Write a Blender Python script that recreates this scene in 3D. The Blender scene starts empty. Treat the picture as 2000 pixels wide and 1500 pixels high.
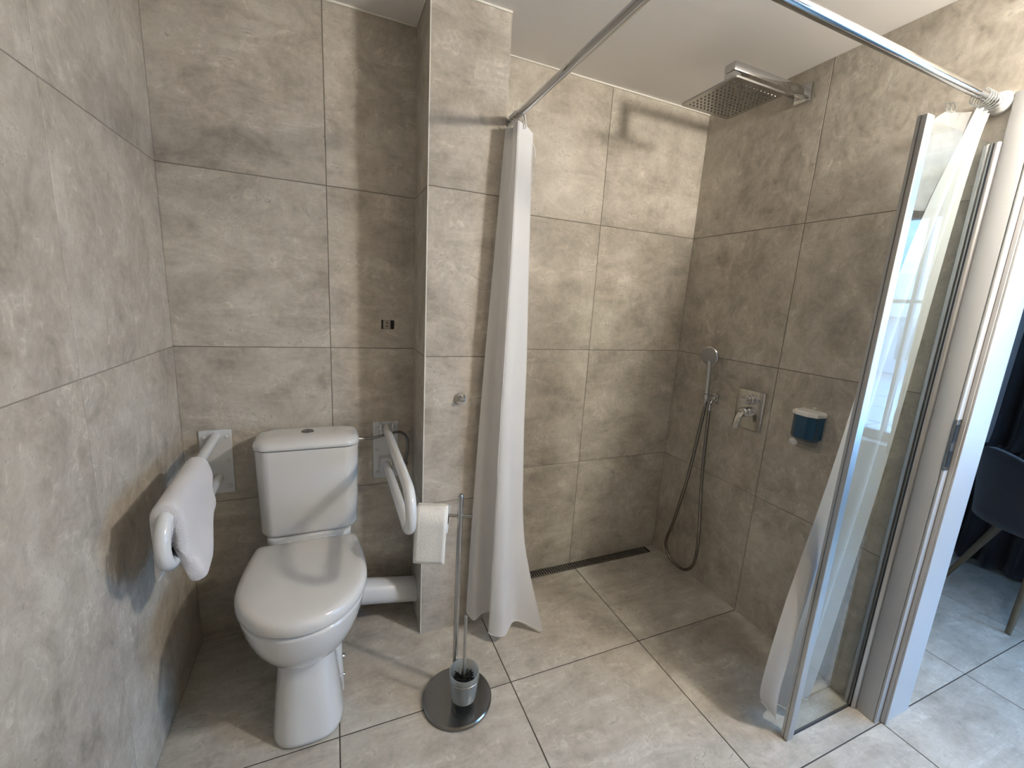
import bpy, bmesh, math, random
from mathutils import Vector, Matrix
random.seed(7)
S = bpy.context.scene
C = S.collection
PI = math.pi

# ------------------------------------------------------------------ camera
cam_d = bpy.data.cameras.new('camera'); cam = bpy.data.objects.new('camera', cam_d); C.objects.link(cam)
yaw, pitch, roll = math.radians(23.2863), math.radians(-11.2455), math.radians(3.3155)
fwd = Vector((math.sin(yaw)*math.cos(pitch), math.cos(yaw)*math.cos(pitch), math.sin(pitch)))
rgt = Vector((math.cos(yaw), -math.sin(yaw), 0)); up = rgt.cross(fwd)
r2 = math.cos(roll)*rgt + math.sin(roll)*up; u2 = -math.sin(roll)*rgt + math.cos(roll)*up
M = Matrix((r2, u2, -fwd)).transposed().to_4x4(); M.translation = Vector((.5167, -1.814, 1.4265))
cam.matrix_world = M
cam_d.sensor_fit = 'HORIZONTAL'; cam_d.sensor_width = 36; cam_d.lens = 36*825.1264/2000
cam_d.clip_start = .02; cam_d.clip_end = 200
S.camera = cam

# ------------------------------------------------------------------ colour management, world, daylight
S.view_settings.view_transform = 'Standard'; S.view_settings.look = 'None'
S.view_settings.gamma = 1; S.view_settings.use_curve_mapping = False
S.view_settings.exposure = 1.05
LAMP = 188.0
SKY = 8.0
S.cycles.max_bounces = 8; S.cycles.diffuse_bounces = 4; S.cycles.glossy_bounces = 4; S.cycles.use_adaptive_sampling = True; S.cycles.adaptive_threshold = .06; S.cycles.adaptive_min_samples = 16; S.cycles.transparent_max_bounces = 10
S.cycles.use_light_tree = False; S.cycles.caustics_reflective = False; S.cycles.caustics_refractive = False
W = bpy.data.worlds.new('sky'); S.world = W; W.use_nodes = True
nt = W.node_tree; nt.nodes.clear()
def wn(t): return nt.nodes.new(t)
out = wn('ShaderNodeOutputWorld'); bg = wn('ShaderNodeBackground'); bg.inputs[1].default_value = SKY
tc = wn('ShaderNodeTexCoord'); nz = wn('ShaderNodeTexNoise'); nz.inputs['Scale'].default_value = 4.5; nz.inputs['Detail'].default_value = 6
mp = wn('ShaderNodeMapping'); mp.inputs['Scale'].default_value = (1, 1, 2.6)
nt.links.new(tc.outputs['Generated'], mp.inputs[0]); nt.links.new(mp.outputs[0], nz.inputs['Vector'])
rp = wn('ShaderNodeValToRGB'); rp.color_ramp.elements[0].position = .42; rp.color_ramp.elements[1].position = .62
rp.color_ramp.elements[0].color = (.17, .44, .98, 1); rp.color_ramp.elements[1].color = (.46, .74, 1.0, 1)
nt.links.new(nz.outputs['Fac'], rp.inputs[0]); nt.links.new(rp.outputs[0], bg.inputs[0]); nt.links.new(bg.outputs[0], out.inputs[0])
# portal that only guides sampling of the sky through the bedroom window
pd = bpy.data.lights.new('window_portal', 'AREA'); pd.shape = 'RECTANGLE'; pd.size = 1.75; pd.size_y = 3.3; pd.cycles.is_portal = True
po = bpy.data.objects.new('window_portal', pd); C.objects.link(po); po.location = (4.36, -3.3, 1.38); po.rotation_euler = (0, PI/2, 0)

# ------------------------------------------------------------------ materials
MATS = {}
def mat(name, col, rough=.5, metal=0, spec=.5, trans=0, ior=1.45, coat=0, bump=0, bscale=60, var=0, vscale=8, sheen=0):
    if name in MATS: return MATS[name]
    m = bpy.data.materials.new(name); m.use_nodes = True; t = m.node_tree; b = t.nodes['Principled BSDF']
    b.inputs['Base Color'].default_value = (*col, 1); b.inputs['Roughness'].default_value = rough; b.inputs['Metallic'].default_value = metal
    b.inputs['Specular IOR Level'].default_value = spec; b.inputs['Transmission Weight'].default_value = trans; b.inputs['IOR'].default_value = ior
    b.inputs['Coat Weight'].default_value = coat; b.inputs['Coat Roughness'].default_value = .05; b.inputs['Sheen Weight'].default_value = sheen
    tcn = t.nodes.new('ShaderNodeTexCoord')
    if var:
        n = t.nodes.new('ShaderNodeTexNoise'); n.inputs['Scale'].default_value = vscale; n.inputs['Detail'].default_value = 4
        t.links.new(tcn.outputs['Object'], n.inputs['Vector'])
        mr = t.nodes.new('ShaderNodeMapRange'); mr.inputs['To Min'].default_value = 1-var; mr.inputs['To Max'].default_value = 1+var
        t.links.new(n.outputs['Fac'], mr.inputs[0])
        mx = t.nodes.new('ShaderNodeVectorMath'); mx.operation = 'SCALE'; mx.inputs[0].default_value = col
        t.links.new(mr.outputs[0], mx.inputs['Scale']); t.links.new(mx.outputs[0], b.inputs['Base Color'])
    if bump:
        n2 = t.nodes.new('ShaderNodeTexNoise'); n2.inputs['Scale'].default_value = bscale; n2.inputs['Detail'].default_value = 3
        t.links.new(tcn.outputs['Object'], n2.inputs['Vector'])
        bp = t.nodes.new('ShaderNodeBump'); bp.inputs['Strength'].default_value = bump; bp.inputs['Distance'].default_value = .004
        t.links.new(n2.outputs['Fac'], bp.inputs['Height']); t.links.new(bp.outputs[0], b.inputs['Normal'])
    MATS[name] = m; return m

def stone(name, dark, mid, light, rough=.5, gloss=.5):
    m = bpy.data.materials.new(name); m.use_nodes = True; t = m.node_tree; b = t.nodes['Principled BSDF']; L = t.links.new; N = t.nodes.new
    tcn = N('ShaderNodeTexCoord'); oi = N('ShaderNodeObjectInfo')
    off = N('ShaderNodeVectorMath'); off.operation = 'SCALE'; off.inputs[0].default_value = (37.1, 91.7, 53.3); L(oi.outputs['Random'], off.inputs['Scale'])
    ad = N('ShaderNodeVectorMath'); ad.operation = 'ADD'; L(tcn.outputs['Object'], ad.inputs[0]); L(off.outputs[0], ad.inputs[1])
    def noise(scale, detail=5, rough=.6, dist=0, vec=None):
        n = N('ShaderNodeTexNoise'); n.inputs['Scale'].default_value = scale; n.inputs['Detail'].default_value = detail
        n.inputs['Roughness'].default_value = rough; n.inputs['Distortion'].default_value = dist; L(vec or ad.outputs[0], n.inputs['Vector']); return n.outputs['Fac']
    def mrange(v, a, bb, c=0., d=1.):
        n = N('ShaderNodeMapRange'); n.inputs[1].default_value = a; n.inputs[2].default_value = bb; n.inputs[3].default_value = c; n.inputs[4].default_value = d; L(v, n.inputs[0]); return n.outputs[0]
    def math_(op, a, bv):
        n = N('ShaderNodeMath'); n.operation = op
        for i, v in enumerate((a, bv)):
            if isinstance(v, (int, float)): n.inputs[i].default_value = v
            else: L(v, n.inputs[i])
        return n.outputs[0]
    def mix(f, a, bv):
        n = N('ShaderNodeMix'); n.data_type = 'RGBA'; L(f, n.inputs['Factor'])
        for k, v in (('A', a), ('B', bv)):
            s = [i for i in n.inputs if i.name == k and i.type == 'RGBA'][0]
            if isinstance(v, tuple): s.default_value = (*v, 1)
            else: L(v, s)
        return [o for o in n.outputs if o.type == 'RGBA'][0]
    # rotated, stretched coordinates for diagonal strokes
    mpn = N('ShaderNodeMapping'); mpn.inputs['Rotation'].default_value = (.55, .5, .6); mpn.inputs['Scale'].default_value = (1, 3.2, 2.4); L(ad.outputs[0], mpn.inputs[0])
    cloud = noise(2.6, 4, .70, 0)
    streak = noise(3.4, 4, .74, .9, mpn.outputs[0])
    mott = noise(11, 4, .76)
    fac = math_('ADD', math_('ADD', math_('MULTIPLY', cloud, .36), math_('MULTIPLY', streak, .36)), math_('MULTIPLY', mott, .28))
    rmp = N('ShaderNodeValToRGB'); cr = rmp.color_ramp
    cr.elements[0].position = .385; cr.elements[0].color = (*dark, 1); cr.elements[1].position = .605; cr.elements[1].color = (*light, 1)
    e = cr.elements.new(.49); e.color = (*mid, 1); L(fac, rmp.inputs[0]); col = rmp.outputs[0]
    # thin dark cracks and pale veins follow level lines of the same cloudiness
    vein = mrange(math_('ABSOLUTE', math_('SUBTRACT', streak, .53), 0), .0, .008, 1, 0)
    col = mix(math_('MULTIPLY', math_('MULTIPLY', vein, mrange(mott, .47, .62)), .65), col, tuple(c*.50 for c in dark))
    vein2 = mrange(math_('ABSOLUTE', math_('SUBTRACT', cloud, .50), 0), .0, .010, 1, 0)
    col = mix(math_('MULTIPLY', math_('MULTIPLY', vein2, mrange(streak, .46, .6)), .5), col, tuple(min(1, c*1.22) for c in light))
    # clustered dark pitting
    pits = noise(64, 3, .72)
    col = mix(math_('MULTIPLY', math_('MULTIPLY', mrange(pits, .57, .70), mrange(cloud, .50, .66)), .55), col, tuple(c*.55 for c in dark))
    gr = mrange(pits, .3, .7, .92, 1.08)
    sc = N('ShaderNodeVectorMath'); sc.operation = 'SCALE'; L(col, sc.inputs[0]); L(gr, sc.inputs['Scale']); L(sc.outputs[0], b.inputs['Base Color'])
    b.inputs['Roughness'].default_value = rough; b.inputs['Specular IOR Level'].default_value = gloss
    bp = N('ShaderNodeBump'); bp.inputs['Strength'].default_value = .45; bp.inputs['Distance'].default_value = .006
    L(noise(14, 2, .7), bp.inputs['Height']); L(bp.outputs[0], b.inputs['Normal'])
    MATS[name] = m; return m

M_WALL = stone('wall_stone_tile', (.315, .282, .235), (.455, .415, .355), (.60, .56, .49), .5, .4)
M_FLOOR = stone('floor_stone_tile', (.335, .305, .26), (.465, .43, .375), (.60, .57, .51), .42, .5)
M_GROUT = mat('wall_grout', (.20, .18, .15), .9, var=.1)
M_FGROUT = mat('floor_grout', (.085, .072, .058), .9, var=.15)
M_CEIL = mat('ceiling_paint', (.84, .82, .80), .85, bump=.05, bscale=200)
M_SIL = mat('white_sealant', (.82, .80, .74), .5, var=.04)
M_CER = mat('white_ceramic', (.66, .66, .655), .08, coat=.8, var=.01)
M_PLA = mat('white_plastic', (.67, .66, .64), .17, var=.015)
M_PIPE = mat('pipe_plastic', (.66, .66, .66), .35, var=.02)
M_RAIL = mat('white_coated_steel', (.66, .68, .70), .25, coat=.3, var=.01)
M_CHR = mat('chrome', (.60, .60, .61), .07, 1, var=.03)
M_BRU = mat('brushed_steel', (.46, .45, .44), .26, 1, var=.06, vscale=20)
M_DKS = mat('dark_steel', (.27, .265, .26), .22, 1, var=.06)
M_ALU = mat('satin_aluminium', (.50, .505, .51), .36, 1, var=.03)
M_DARK = mat('dark_gap', (.012, .012, .013), .8, var=.1)
M_RUB = mat('black_seal', (.02, .021, .028), .5, var=.1)
M_TOW = mat('white_terry', (.74, .72, .73), .95, bump=.8, bscale=420, sheen=.4, var=.03)
M_PAP = mat('toilet_paper', (.80, .79, .76), .95, bump=.25, bscale=160, var=.02)
M_CARD = mat('cardboard', (.22, .17, .12), .9, var=.1)
M_DOOR = mat('door_lacquer', (.50, .50, .50), .38, var=.015)
M_PAINT = mat('bedroom_paint', (.62, .62, .63), .85, bump=.03)
M_NAVY = mat('navy_fabric', (.017, .016, .019), .95, bump=.3, bscale=250, sheen=.15, var=.2)
M_SEATF = mat('slate_upholstery', (.022, .020, .025), .95, bump=.3, bscale=300, sheen=.2, var=.15)
M_WOOD = mat('oak_leg', (.13, .095, .055), .55, var=.25, vscale=30)
M_SOAP = mat('blue_liquid_soap', (.002, .055, .13), .12, coat=.6, var=.03)
M_BRIS = mat('black_bristle', (.012, .012, .013), .7, var=.2)
M_BEIGE = mat('beige_plastic', (.36, .33, .28), .5, var=.05)
M_TERR = stone('terrace_paving', (.55, .55, .55), (.62, .62, .62), (.70, .70, .70), .8)
M_ROOF = mat('pale_roof', (.55, .50, .48), .8, var=.12, vscale=5)
M_HOUSE = mat('house_render', (.62, .64, .66), .85, var=.05)

def clear_glass(name, tint, rough=0.0, frost=0.0):
    m = bpy.data.materials.new(name); m.use_nodes = True; t = m.node_tree; t.nodes.clear(); N = t.nodes.new; L = t.links.new
    o = N('ShaderNodeOutputMaterial'); mx = N('ShaderNodeMixShader'); fr = N('ShaderNodeFresnel'); ge = N('ShaderNodeNewGeometry'); ir = N('ShaderNodeMapRange'); ir.inputs[3].default_value = 1.36; ir.inputs[4].default_value = .999; L(ge.outputs['Backfacing'], ir.inputs[0]); L(ir.outputs[0], fr.inputs[0])
    tr = N('ShaderNodeBsdfTransparent'); tr.inputs[0].default_value = (*tint, 1)
    gl = N('ShaderNodeBsdfGlossy'); gl.inputs['Roughness'].default_value = rough; gl.inputs[0].default_value = (1, 1, 1, 1)
    base = tr.outputs[0]
    if frost:
        df = N('ShaderNodeBsdfDiffuse'); df.inputs[0].default_value = (.72, .74, .73, 1)
        tl = N('ShaderNodeBsdfTranslucent'); tl.inputs[0].default_value = (.75, .77, .76, 1)
        m1 = N('ShaderNodeMixShader'); m1.inputs[0].default_value = .5; L(df.outputs[0], m1.inputs[1]); L(tl.outputs[0], m1.inputs[2])
        m2 = N('ShaderNodeMixShader'); m2.inputs[0].default_value = frost; L(tr.outputs[0], m2.inputs[1]); L(m1.outputs[0], m2.inputs[2]); base = m2.outputs[0]
    ns = N('ShaderNodeTexNoise'); ns.inputs['Scale'].default_value = 3
    bp = N('ShaderNodeBump'); bp.inputs['Strength'].default_value = .004; L(ns.outputs['Fac'], bp.inputs['Height']); L(bp.outputs[0], gl.inputs['Normal'])
    L(fr.outputs[0], mx.inputs[0]); L(base, mx.inputs[1]); L(gl.outputs[0], mx.inputs[2]); L(mx.outputs[0], o.inputs[0])
    MATS[name] = m; return m
M_GLASS = clear_glass('screen_glass', (.93, .955, .95))
M_PANE = clear_glass('window_glass', (.95, .97, .98))
M_FROST = clear_glass('frosted_glass', (.88, .89, .88), .25, .38)
M_ACR = clear_glass('clear_acrylic', (.93, .94, .95), .05, .03)
M_RING = clear_glass('clear_ring_plastic', (.85, .87, .88), .05, .35)

def fabric(name, col, transl, transp):
    m = bpy.data.materials.new(name); m.use_nodes = True; t = m.node_tree; t.nodes.clear(); N = t.nodes.new; L = t.links.new
    o = N('ShaderNodeOutputMaterial'); df = N('ShaderNodeBsdfDiffuse'); df.inputs[0].default_value = (*col, 1)
    tl = N('ShaderNodeBsdfTranslucent'); tl.inputs[0].default_value = (*col, 1)
    tr = N('ShaderNodeBsdfTransparent'); a = N('ShaderNodeMixShader'); a.inputs[0].default_value = transl
    L(df.outputs[0], a.inputs[1]); L(tl.outputs[0], a.inputs[2])
    w = N('ShaderNodeTexNoise'); w.inputs['Scale'].default_value = 25; tcn = N('ShaderNodeTexCoord'); L(tcn.outputs['Object'], w.inputs['Vector'])
    mr = N('ShaderNodeMapRange'); mr.inputs[3].default_value = transp*.8; mr.inputs[4].default_value = transp*1.2; L(w.outputs['Fac'], mr.inputs[0])
    bb = N('ShaderNodeMixShader'); L(mr.outputs[0], bb.inputs[0]); L(a.outputs[0], bb.inputs[1]); L(tr.outputs[0], bb.inputs[2])
    L(bb.outputs[0], o.inputs[0]); MATS[name] = m; return m
M_CURT = fabric('curtain_polyester', (.86, .855, .85), .30, .03)
M_VOILE = fabric('curtain_voile', (.62, .63, .64), .28, .05)
M_HEM = fabric('curtain_hem', (.80, .795, .79), .15, .0)

# ------------------------------------------------------------------ helpers
WORLD = {}           # object name -> world origin
def link(name, me, m, parent=None, origin=None):
    """mesh in world coordinates -> object whose origin sits at `origin` (default: bottom centre of its box)"""
    vs = [v.co for v in me.vertices]
    if origin is None:
        lo = [min(v[i] for v in vs) for i in range(3)]; hi = [max(v[i] for v in vs) for i in range(3)]
        origin = Vector(((lo[0]+hi[0])/2, (lo[1]+hi[1])/2, lo[2]))
    origin = Vector(origin); me.transform(Matrix.Translation(-origin))
    o = bpy.data.objects.new(name, me); C.objects.link(o)
    if m: me.materials.append(m)
    WORLD[o.name] = origin
    if parent: o.parent = parent; o.location = origin - WORLD[parent.name]
    else: o.location = origin
    return o
def finish(bm, name, ang=40):
    bmesh.ops.recalc_face_normals(bm, faces=bm.faces)
    me = bpy.data.meshes.new(name); bm.to_mesh(me); bm.free()
    if ang:
        for p in me.polygons: p.use_smooth = True
        me.set_sharp_from_angle(angle=math.radians(ang))
    return me
def bm_box(bm, lo, hi, bev=0, seg=2):
    r = bmesh.ops.create_cube(bm, size=1); vs = r['verts']
    for v in vs: v.co = Vector([lo[i] + (v.co[i]+.5)*(hi[i]-lo[i]) for i in range(3)])
    if bev:
        es = list({e for v in vs for e in v.link_edges})
        bmesh.ops.bevel(bm, geom=es, offset=bev, segments=seg, profile=.5, affect='EDGES')
def box(name, lo, hi, m, parent=None, bev=0, seg=2, rot=None):
    lo, hi = [min(a, b) for a, b in zip(lo, hi)], [max(a, b) for a, b in zip(lo, hi)]
    bm = bmesh.new(); bm_box(bm, lo, hi, bev, seg)
    if rot: bmesh.ops.rotate(bm, verts=bm.verts, cent=rot[0], matrix=Matrix.Rotation(rot[1], 3, rot[2]))
    return link(name, finish(bm, name), m, parent)
def catmull(pts, n=8, closed=False):
    P = [Vector(p) for p in pts]; out = []; k = len(P)
    rng = range(k if closed else k-1)
    for i in rng:
        a, b, c, d = (P[(i-1) % k], P[i], P[(i+1) % k], P[(i+2) % k]) if closed else (P[max(i-1, 0)], P[i], P[i+1], P[min(i+2, k-1)])
        for j in range(n):
            t = j/n
            out.append(.5*((2*b) + (c-a)*t + (2*a-5*b+4*c-d)*t*t + (3*b-a-3*c+d)*t**3))
    if not closed: out.append(P[-1])
    return out
def bm_tube(bm, pts, r, seg=14, cap=True):
    P = [Vector(p) for p in pts]; n = len(P); rings = []
    t0 = (P[1]-P[0]).normalized(); nrm = t0.orthogonal().normalized()
    for i in range(n):
        t = (P[min(i+1, n-1)]-P[max(i-1, 0)]).normalized()
        nrm = (nrm - t*nrm.dot(t)).normalized(); bn = t.cross(nrm)
        rr = r(i/(n-1)) if callable(r) else r
        rings.append([bm.verts.new(P[i] + rr*(math.cos(2*PI*k/seg)*nrm + math.sin(2*PI*k/seg)*bn)) for k in range(seg)])
    for a, b in zip(rings, rings[1:]):
        for k in range(seg): bm.faces.new((a[k], a[(k+1) % seg], b[(k+1) % seg], b[k]))
    if cap: bm.faces.new(rings[0][::-1]); bm.faces.new(rings[-1])
def tube(name, pts, r, m, parent=None, seg=14, smooth=0):
    if smooth: pts = catmull(pts, smooth)
    bm = bmesh.new(); bm_tube(bm, pts, r, seg); return link(name, finish(bm, name, 50), m, parent)
def bm_lathe(bm, prof, cen, axis=(0, 0, 1), seg=32):
    """prof: (radius, height along axis) from one end to the other"""
    ax = Vector(axis).normalized(); n = ax.orthogonal().normalized(); b = ax.cross(n); c = Vector(cen); rings = []
    for r, h in prof:
        if r < 1e-6: rings.append([bm.verts.new(c+ax*h)])
        else: rings.append([bm.verts.new(c+ax*h+r*(math.cos(2*PI*k/seg)*n+math.sin(2*PI*k/seg)*b)) for k in range(seg)])
    for A, B in zip(rings, rings[1:]):
        for k in range(seg):
            k2 = (k+1) % seg
            if len(A) == 1 and len(B) == 1: break
            if len(A) == 1: bm.faces.new((A[0], B[k], B[k2]))
            elif len(B) == 1: bm.faces.new((A[k], A[k2], B[0]))
            else: bm.faces.new((A[k], A[k2], B[k2], B[k]))
def lathe(name, prof, cen, m, parent=None, axis=(0, 0, 1), seg=32, ang=35):
    bm = bmesh.new(); bm_lathe(bm, prof, cen, axis, seg); return link(name, finish(bm, name, ang), m, parent)
def loft(name, rings, m, parent=None, caps=(True, True), ang=50, sub=0):
    bm = bmesh.new(); R = [[bm.verts.new(p) for p in ring] for ring in rings]; n = len(R[0])
    for a, b in zip(R, R[1:]):
        for k in range(n): bm.faces.new((a[k], a[(k+1) % n], b[(k+1) % n], b[k]))
    if caps[0]: bm.faces.new(R[0][::-1])
    if caps[1]: bm.faces.new(R[-1])
    o = link(name, finish(bm, name, ang), m, parent)
    if sub: md = o.modifiers.new('sub', 'SUBSURF'); md.levels = md.render_levels = sub
    return o
def sheet(name, grid, m, parent=None, thick=0):
    bm = bmesh.new(); V = [[bm.verts.new(p) for p in row] for row in grid]
    for a, b in zip(V, V[1:]):
        for k in range(len(a)-1): bm.faces.new((a[k], a[k+1], b[k+1], b[k]))
    o = link(name, finish(bm, name, 180), m, parent)
    if thick: md = o.modifiers.new('solid', 'SOLIDIFY'); md.thickness = thick; md.offset = 0
    return o
def rrect(cx, cy, hx, hy, r, z, n=6, fy=None):
    pts = []
    for (sx, sy, a0) in ((1, 1, 0), (-1, 1, PI/2), (-1, -1, PI), (1, -1, 3*PI/2)):
        for k in range(n+1):
            a = a0 + k/n*PI/2
            pts.append((cx+sx*(hx-r)+r*math.cos(a), cy+sy*(hy-r)+r*math.sin(a), z))
    return pts
def tag(o, label, cat, group=None, kind=None):
    if label: o['label'] = label
    if cat: o['category'] = cat
    if group: o['group'] = group
    if kind: o['kind'] = kind
    return o
def thing(name, loc, label, cat, group=None):
    o = bpy.data.objects.new(name, None); C.objects.link(o); o.location = loc; o.empty_display_size = .05
    WORLD[o.name] = Vector(loc); return tag(o, label, cat, group)
def struct(o): o['kind'] = 'structure'; return o

# ------------------------------------------------------------------ tiled surfaces
TILES = {}
TH = .008
def tiles(parent, org, u, v, n, us, vs, m, gap=.003, cells=None, ends=(0, 0, 0, 0)):
    """tile rectangles between grid lines; faces lie in the plane through org, pieces sit behind it"""
    org, u, v, n = map(Vector, (org, u, v, n)); k = 0
    for i in range(len(us)-1):
        for j in range(len(vs)-1):
            if cells and not cells(i, j): continue
            a0 = us[i] + (gap/2 if i > 0 else 0); a1 = us[i+1] - (gap/2 if i < len(us)-2 else 0)
            b0 = vs[j] + (gap/2 if j > 0 else 0); b1 = vs[j+1] - (gap/2 if j < len(vs)-2 else 0)
            key = (tuple(u), tuple(v), round(a1-a0, 4), round(b1-b0, 4), m.name)
            if key not in TILES:
                bm = bmesh.new(); bm_box(bm, (-.5*(a1-a0), -.5*(b1-b0), -TH), (.5*(a1-a0), .5*(b1-b0), 0), .0007, 1)
                bmesh.ops.transform(bm, matrix=Matrix((u, v, n)).transposed().to_4x4(), verts=bm.verts)
                me = finish(bm, 'tile', 0); me.materials.append(m); TILES[key] = me
            o = bpy.data.objects.new('tile', TILES[key]); C.objects.link(o); o.parent = parent
            o.location = org + u*(a0+a1)/2 + v*(b0+b1)/2 - WORLD[parent.name]
HZ = 2.4
ZS = [0, .6, 1.2, 1.8, 2.4]
YF, XR, XP0, XP1, YP = -2.75, 2.3, .832, 1.11, -.243
GR = .0012
# floor (bathroom and bedroom share one tile grid)
floor = struct(box('floor', (-.1, -5.4, -.08), (4.4, .1, -GR), M_FGROUT))
xs = [0, .506, 1.11, 1.714, 2.318, 2.922, 3.526, 4.13, 4.25]
ys = [0, .590, 1.194, 1.798, 2.402, 3.006, 3.61, 4.214, 4.818, 5.26]
tiles(floor, (0, 0, 0), (1, 0, 0), (0, -1, 0), (0, 0, 1), xs, ys, M_FLOOR, .0042)
# back wall
wall_back = struct(box('wall_back', (-.15, GR, -.02), (2.45, .15, 2.5), M_GROUT))
tiles(wall_back, (0, 0, 0), (1, 0, 0), (0, 0, 1), (0, -1, 0), [0, .507, XP0+.005], ZS, M_WALL)
tiles(wall_back, (XP1-.005, 0, 0), (1, 0, 0), (0, 0, 1), (0, -1, 0), [0, 1.7115-XP1+.005, XR-XP1+.005], ZS, M_WALL)
# left wall
wall_left = struct(box('wall_left', (-.15, YF-.1, -.02), (-GR, 0, 2.5), mat('pale_grout', (.27, .245, .21), .9, var=.1)))
tiles(wall_left, (0, 0, 0), (0, -1, 0), (0, 0, 1), (1, 0, 0), [0, .602, 1.206, 1.81, 2.414, -YF], [0, 1.2, 1.8, 2.4], M_WALL, .0028)
# pillar (boxed duct) beside the toilet
wall_pillar = struct(box('wall_pillar', (XP0+GR, YP+GR, -.02), (XP1-GR, .05, 2.45), M_GROUT))
tiles(wall_pillar, (XP0, YP, 0), (1, 0, 0), (0, 0, 1), (0, -1, 0), [0, XP1-XP0], ZS, M_WALL)
tiles(wall_pillar, (XP0, 0, 0), (0, -1, 0), (0, 0, 1), (-1, 0, 0), [0, -YP-TH], ZS, M_WALL)
tiles(wall_pillar, (XP1, 0, 0), (0, -1, 0), (0, 0, 1), (1, 0, 0), [0, -YP-TH], ZS, M_WALL)
o = box('corner_trim', (XP0-.0008, YP-.0008, 0), (XP0+.0022, YP+.006, 2.4), M_SIL, wall_pillar)
# right wall with the door opening
DY0, DY1, DZ = -1.19, -2.2, 2.03
bm = bmesh.new()
bm_box(bm, (XR+GR, DY0, -.02), (2.47, .15, 2.5)); bm_box(bm, (XR+GR, YF-.1, -.02), (2.47, DY1, 2.5)); bm_box(bm, (XR+GR, DY1, DZ), (2.47, DY0, 2.5))
wall_right = struct(link('wall_right', finish(bm, 'wall_right', 0), M_GROUT))
tiles(wall_right, (XR, 0, 0), (0, -1, 0), (0, 0, 1), (-1, 0, 0), [0, .589, 1.189], ZS, M_WALL)
tiles(wall_right, (XR, 0, 2.03), (0, -1, 0), (0, 0, 1), (-1, 0, 0), [1.1905, 1.795, 2.2], [0, .37], M_WALL)
tiles(wall_right, (XR, 0, 0), (0, -1, 0), (0, 0, 1), (-1, 0, 0), [2.202, 2.402, -YF], ZS, M_WALL)
# wall behind the photographer
wall_front = struct(box('wall_front', (-.15, YF-.15, -.02), (2.47, YF-GR, 2.5), M_GROUT))
tiles(wall_front, (0, YF, 0), (1, 0, 0), (0, 0, 1), (0, 1, 0), [0, .507, 1.11, 1.714, XR], ZS, M_WALL)
ceiling = struct(box('ceiling', (-.2, -5.5, HZ), (4.6, .2, HZ+.12), M_CEIL))
# sealant beads where walls meet the ceiling
TRIM = [((0, -.005, HZ-.007), (XP0, 0, HZ)), ((XP1, -.005, HZ-.007), (XR, 0, HZ)), ((XP0, YP-.005, HZ-.007), (XP1+.004, YP, HZ)),
        ((XP0-.004, YP, HZ-.005), (XP0, 0, HZ)), ((0, YF, HZ-.006), (.004, -.006, HZ))]
for i, (a, b) in enumerate(TRIM): struct(box('trim_%d' % (i+1), a, b, M_SIL, None, .0015, 1))

# bedroom shell
wx = 4.22
WY0, WY1, WZ0, WZ1 = -1.72, -4.9, .56, 2.2
bm = bmesh.new()
bm_box(bm, (wx, WY0, 0), (wx+.2, -.3, 2.4)); bm_box(bm, (wx, -5.4, 0), (wx+.2, WY1, 2.4)); bm_box(bm, (wx, WY1, 0), (wx+.2, WY0, WZ0)); bm_box(bm, (wx, WY1, WZ1), (wx+.2, WY0, 2.4))
struct(link('wall_window_side', finish(bm, 'w', 0), M_PAINT))
struct(box('wall_bedroom_end', (2.47, -.4, 0), (wx, -.25, 2.4), M_PAINT))
struct(box('wall_bedroom_near', (2.2, -5.4, 0), (wx, -5.25, 2.4), M_PAINT))
struct(box('wall_bedroom_side', (2.44, -5.25, 0), (2.485, DY1-.08, 2.4), M_PAINT))

# ------------------------------------------------------------------ door frame
door_1 = struct(box('door_1', (2.318, DY0-.011, 0), (2.478, DY0+.012, DZ), M_DOOR, None, .0012, 1))
box('casing', (XR-.012, DY0+.008, 0), (XR-.0002, -1.127, 2.075), M_DOOR, door_1, .0025, 2)
box('casing_lip', (XR-.012, DY0-.0005, 0), (2.316, DY0+.0075, 2.03), M_DOOR, door_1, .003, 2)
box('casing', (XR-.012, DY1-.06, 2.032), (XR-.0002, DY0+.0065, 2.075), M_DOOR, door_1, .0025, 2)
box('casing', (XR-.012, DY1-.06, 0), (XR-.0002, DY1-.002, 2.03), M_DOOR, door_1, .0025, 2)
box('jamb', (XR, DY1-.012, 0), (2.478, DY1+.012, DZ), M_DOOR, door_1, .0012, 1)
box('head_jamb', (XR, DY1+.014, DZ-.012), (2.478, DY0-.013, DZ+.012), M_DOOR, door_1, .0012, 1)
box('stop_bead', (2.320, DY0-.017, 0), (2.334, DY0-.0112, DZ-.014), M_DOOR, door_1, .001, 1)
box('seal', (2.3162, DY0-.001, 0), (2.3178, DY0+.004, DZ), mat('grey_seal', (.10, .095, .10), .6, var=.1), door_1)
box('casing', (2.4785, DY0-.004, 0), (2.49, DY0+.06, 2.07), M_DOOR, door_1, .002, 1)
# strike plate: dark metal, wraps the casing edge
sp = box('strike_plate', (XR-.0136, DY0-.0022, .975), (2.314, DY0-.0002, 1.142), M_DKS, door_1, .0008, 1); sp['label'] = 'dark metal strike plate'
box('plate_return', (XR-.0140, DY0-.0010, .975), (XR-.0122, DY0+.0065, 1.142), M_DKS, sp, .0005, 1)
box('latch_slot', (XR-.0145, DY0-.0027, 1.068), (2.306, DY0-.0021, 1.126), M_DARK, sp)
box('bolt_slot', (XR-.0145, DY0-.0027, .988), (2.306, DY0-.0021, 1.040), M_DARK, sp)
lathe('screw', [(0, .0012), (.003, .001), (.003, 0)], (2.302, DY0-.0021, 1.054), M_CHR, sp, (0, -1, 0), 12)

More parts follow.
